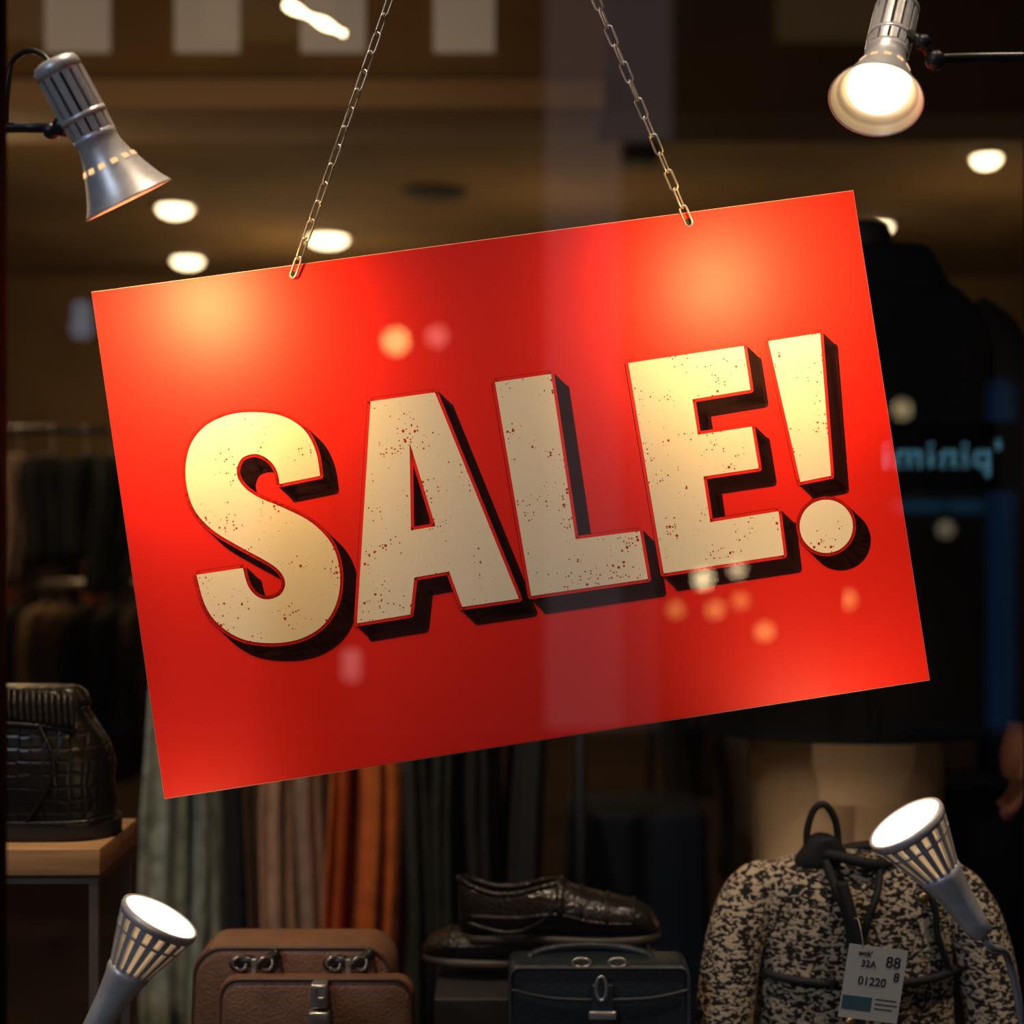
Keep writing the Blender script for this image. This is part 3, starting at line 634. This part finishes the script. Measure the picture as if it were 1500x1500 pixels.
hd.append(tube('h',smoothpath([wr+Vector((0,0,.03)),wr,wr+Vector((-.002,-.005,-.045)),wr+Vector((-.004,-.01,-.09))],4),[.022]*3+[.021,.022,.024,.028,.031,.033,.033,.032,.029,.024],Msk,14))
for k,(off_,ln,rr) in enumerate(((-.024,.062,.0085),(-.008,.074,.009),(.008,.070,.009),(.023,.056,.008))):
    b0=wr+Vector((-.004,-.01+off_*.9,-.082)); hd.append(tube('h',smoothpath([b0,b0+Vector((-.004,0,-ln*.45)),b0+Vector((-.014,0,-ln*.78)),b0+Vector((-.030,0,-ln))],3),[rr]*7+[rr*.9,rr*.85,rr*.6],Msk,8))
hd.append(tube('h',smoothpath([wr+Vector((0,-.020,-.03)),wr+Vector((-.008,-.038,-.058)),wr+Vector((-.016,-.044,-.088))],4),[.012,.012,.011,.011,.0105,.010,.0095,.009,.006],Msk,8))
h=joinall(hd,'hand'); rm=h.modifiers.new('r','REMESH'); rm.mode='VOXEL'; rm.voxel_size=.0028; rm.use_smooth_shade=True
mp_.append(h)
mp_.append(loft('trouser_hips',[ell(cx-.035,ym,z_,rx,.115,36,.9) for z_,rx in((1.0,.150),(1.06,.165),(1.14,.168),(1.25,.155))],Mtr2))
mp_.append(tube('coat_front_edge',smoothpath([(cx-.02,ym-.085,Z(425,ym)),(cx-.03,ym-.145,Z(560,ym)),(cx-.035,ym-.165,Z(800,ym)),(cx-.03,ym-.18,Z(1065,ym))],6),.008,Mco,8))
group('mannequin',(cx,ym,1.1),mp_)

# ------------------------------------------------------------ clothes racks
def garment(name,x,y,zt,zb,w_,d_,m,seed,amp=.1):
    rd=random.Random(seed); ph=rd.random()*6; k=rd.choice((6,7,9,11)); rings=[]
    for t,fx,fd in((0,.25,.12),(.01,.5,.35),(.04,.8,.75),(.09,1,1),(.25,1,.98),(.45,1.02,.96),(.65,1.04,.97),(.85,1.06,1),(1,1.08,1.02)):
        rings.append(ell(x+.012*math.sin(t*5+ph),y,zt+(zb-zt)*t,w_/2*fx,d_/2*fd,72,1,ph+t*1.0,amp*min(1,t*3),k))
    return loft(name,rings,m)
def hookwire(x,y,zt,zr):
    return tube('hanger_hook',smoothpath([(x,y,zt-.01),(x,y,zr-.025),(x,y-.02,zr),(x,y,zr+.014),(x,y+.014,zr)],4),.003,M_steel,6)
cols={'g_blue':(.28,.31,.27),'g_navy':(.015,.02,.03),'g_beige':(.38,.23,.16),'g_taupe':(.28,.18,.13),'g_rust':(.55,.13,.02),'g_green':(.022,.026,.020),'g_black':(.008,.008,.009),'g_tan':(.3,.2,.1),'g_cream':(.42,.33,.22),'g_brown':(.09,.045,.02)}
GM={k:mat(k,c,.85,var=.45 if k=='g_blue' else .2,vscale=24,bump=.4,bscale=18) for k,c in cols.items()}
def rack(name,y,zr,x0,x1,lst,dd=.4,zf=0,mrail=M_steel,amp=.1):
    parts=[tube('rail',[(x0,y,zr),(x1,y,zr)],.012,mrail,12)]
    for x in(x0,x1):
        parts.append(tube('post',[(x,y,zf),(x,y,zr)],.012,M_black,12)); parts.append(tube('foot',[(x,y-.22,zf+.012),(x,y+.22,zf+.012)],.012,M_black,10))
    for i,(x,w_,c,zb) in enumerate(lst):
        parts.append(garment('garment_%d'%i,x,y,zr-.07,zb,w_,dd*(1-.12*(i%2)),GM[c],i*7+int(y*10),amp)); parts.append(hookwire(x,y,zr-.07,zr))
    return group(name,((x0+x1)/2,y,zr),parts)
yg=1.37
def gl_(a_,b_,c,zb=.35):
    x0=X(a_,yg-.15);x1=X(b_,yg-.15); return ((x0+x1)/2,(x1-x0)*.94,c,zb)
rack('clothes_rack',yg,1.42,X(228,yg),X(850,yg),[gl_(207,262,'g_blue'),gl_(264,325,'g_blue',.3),gl_(328,352,'g_navy'),gl_(354,382,'g_brown'),gl_(384,428,'g_beige'),gl_(432,470,'g_taupe'),gl_(474,508,'g_rust'),gl_(510,582,'g_rust',.4),gl_(586,630,'g_green'),gl_(634,680,'g_green'),gl_(684,740,'g_black'),gl_(744,800,'g_black')],amp=.15)
rnd=random.Random(3)
def many(x0,x1,cs_,w0=.05,w1=.1,zb=.5,zv=.25):
    out=[];x=x0
    while x<x1:
        w_=rnd.uniform(w0,w1); out.append((x+w_/2,w_*.95,rnd.choice(cs_),zb+rnd.uniform(-.1,zv))); x+=w_+.01
    return out
rack('clothes_rack',2.5,1.74,-1.75,-.95,many(-1.72,-.98,['g_black','g_navy','g_brown','g_black','g_taupe','g_green','g_taupe'],zb=1.34,zv=.1),mrail=M_black)
rack('clothes_rack',3.3,1.25,-2.1,-.6,many(-2.05,-.65,['g_black','g_tan','g_brown','g_black','g_navy']))
rack('clothes_rack',3.9,1.60,-2.3,-1.0,many(-2.25,-1.05,['g_black','g_tan','g_brown','g_rust','g_black'],zb=.7))
rack('clothes_rack',5.4,1.65,-2.9,2.6,many(-2.85,2.5,['g_black','g_tan','g_brown','g_navy','g_black'],.08,.14))
rack('clothes_rack',2.45,1.2,.40,.95,many(.43,.92,['g_tan','g_cream','g_black','g_navy']))
# navy cloth-covered display table
Mnv=mat('navy_cloth',(.008,.014,.026),.9,bump=.2,bscale=20,spec=.2); x0=X(835,1.66);x1=X(1045,1.66)
rg=[]
for z_,e_ in((.0,.02),(.3,.012),(.6,.004),(.765,.0),(.778,-.004),(.78,-.02)):
    rg.append(ell((x0+x1)/2,1.85,z_,(x1-x0)/2+e_,.17+e_,64,.35,1.3,.02 if z_<.7 else 0,13))
group('draped_display_table',((x0+x1)/2,1.85,.4),[loft('table_cloth',rg,Mnv)])
Mun=mat('shelf_unit_dark',(.03,.022,.018),.6); prt=[]
for z_ in(.0,.6,1.2,1.85): prt.append(box('shelf',1.25,2.6,3.0,3.4,z_,z_+.03,Mun))
prt+= [box('unit_side_1',1.22,1.25,3,3.4,0,1.88,Mun),box('unit_side_2',2.6,2.63,3,3.4,0,1.88,Mun),box('unit_back',1.22,2.63,3.4,3.42,0,1.88,Mun)]
for i,z_ in enumerate((.63,1.23)):
    for j in range(4): prt.append(box('folded_%d_%d'%(i,j),1.3+j*.32,1.55+j*.32,3.05,3.35,z_,z_+rnd.uniform(.1,.3),GM[rnd.choice(['g_black','g_navy','g_brown','g_tan'])],.02))
group('shelving_unit',(1.9,3.2,0),prt)
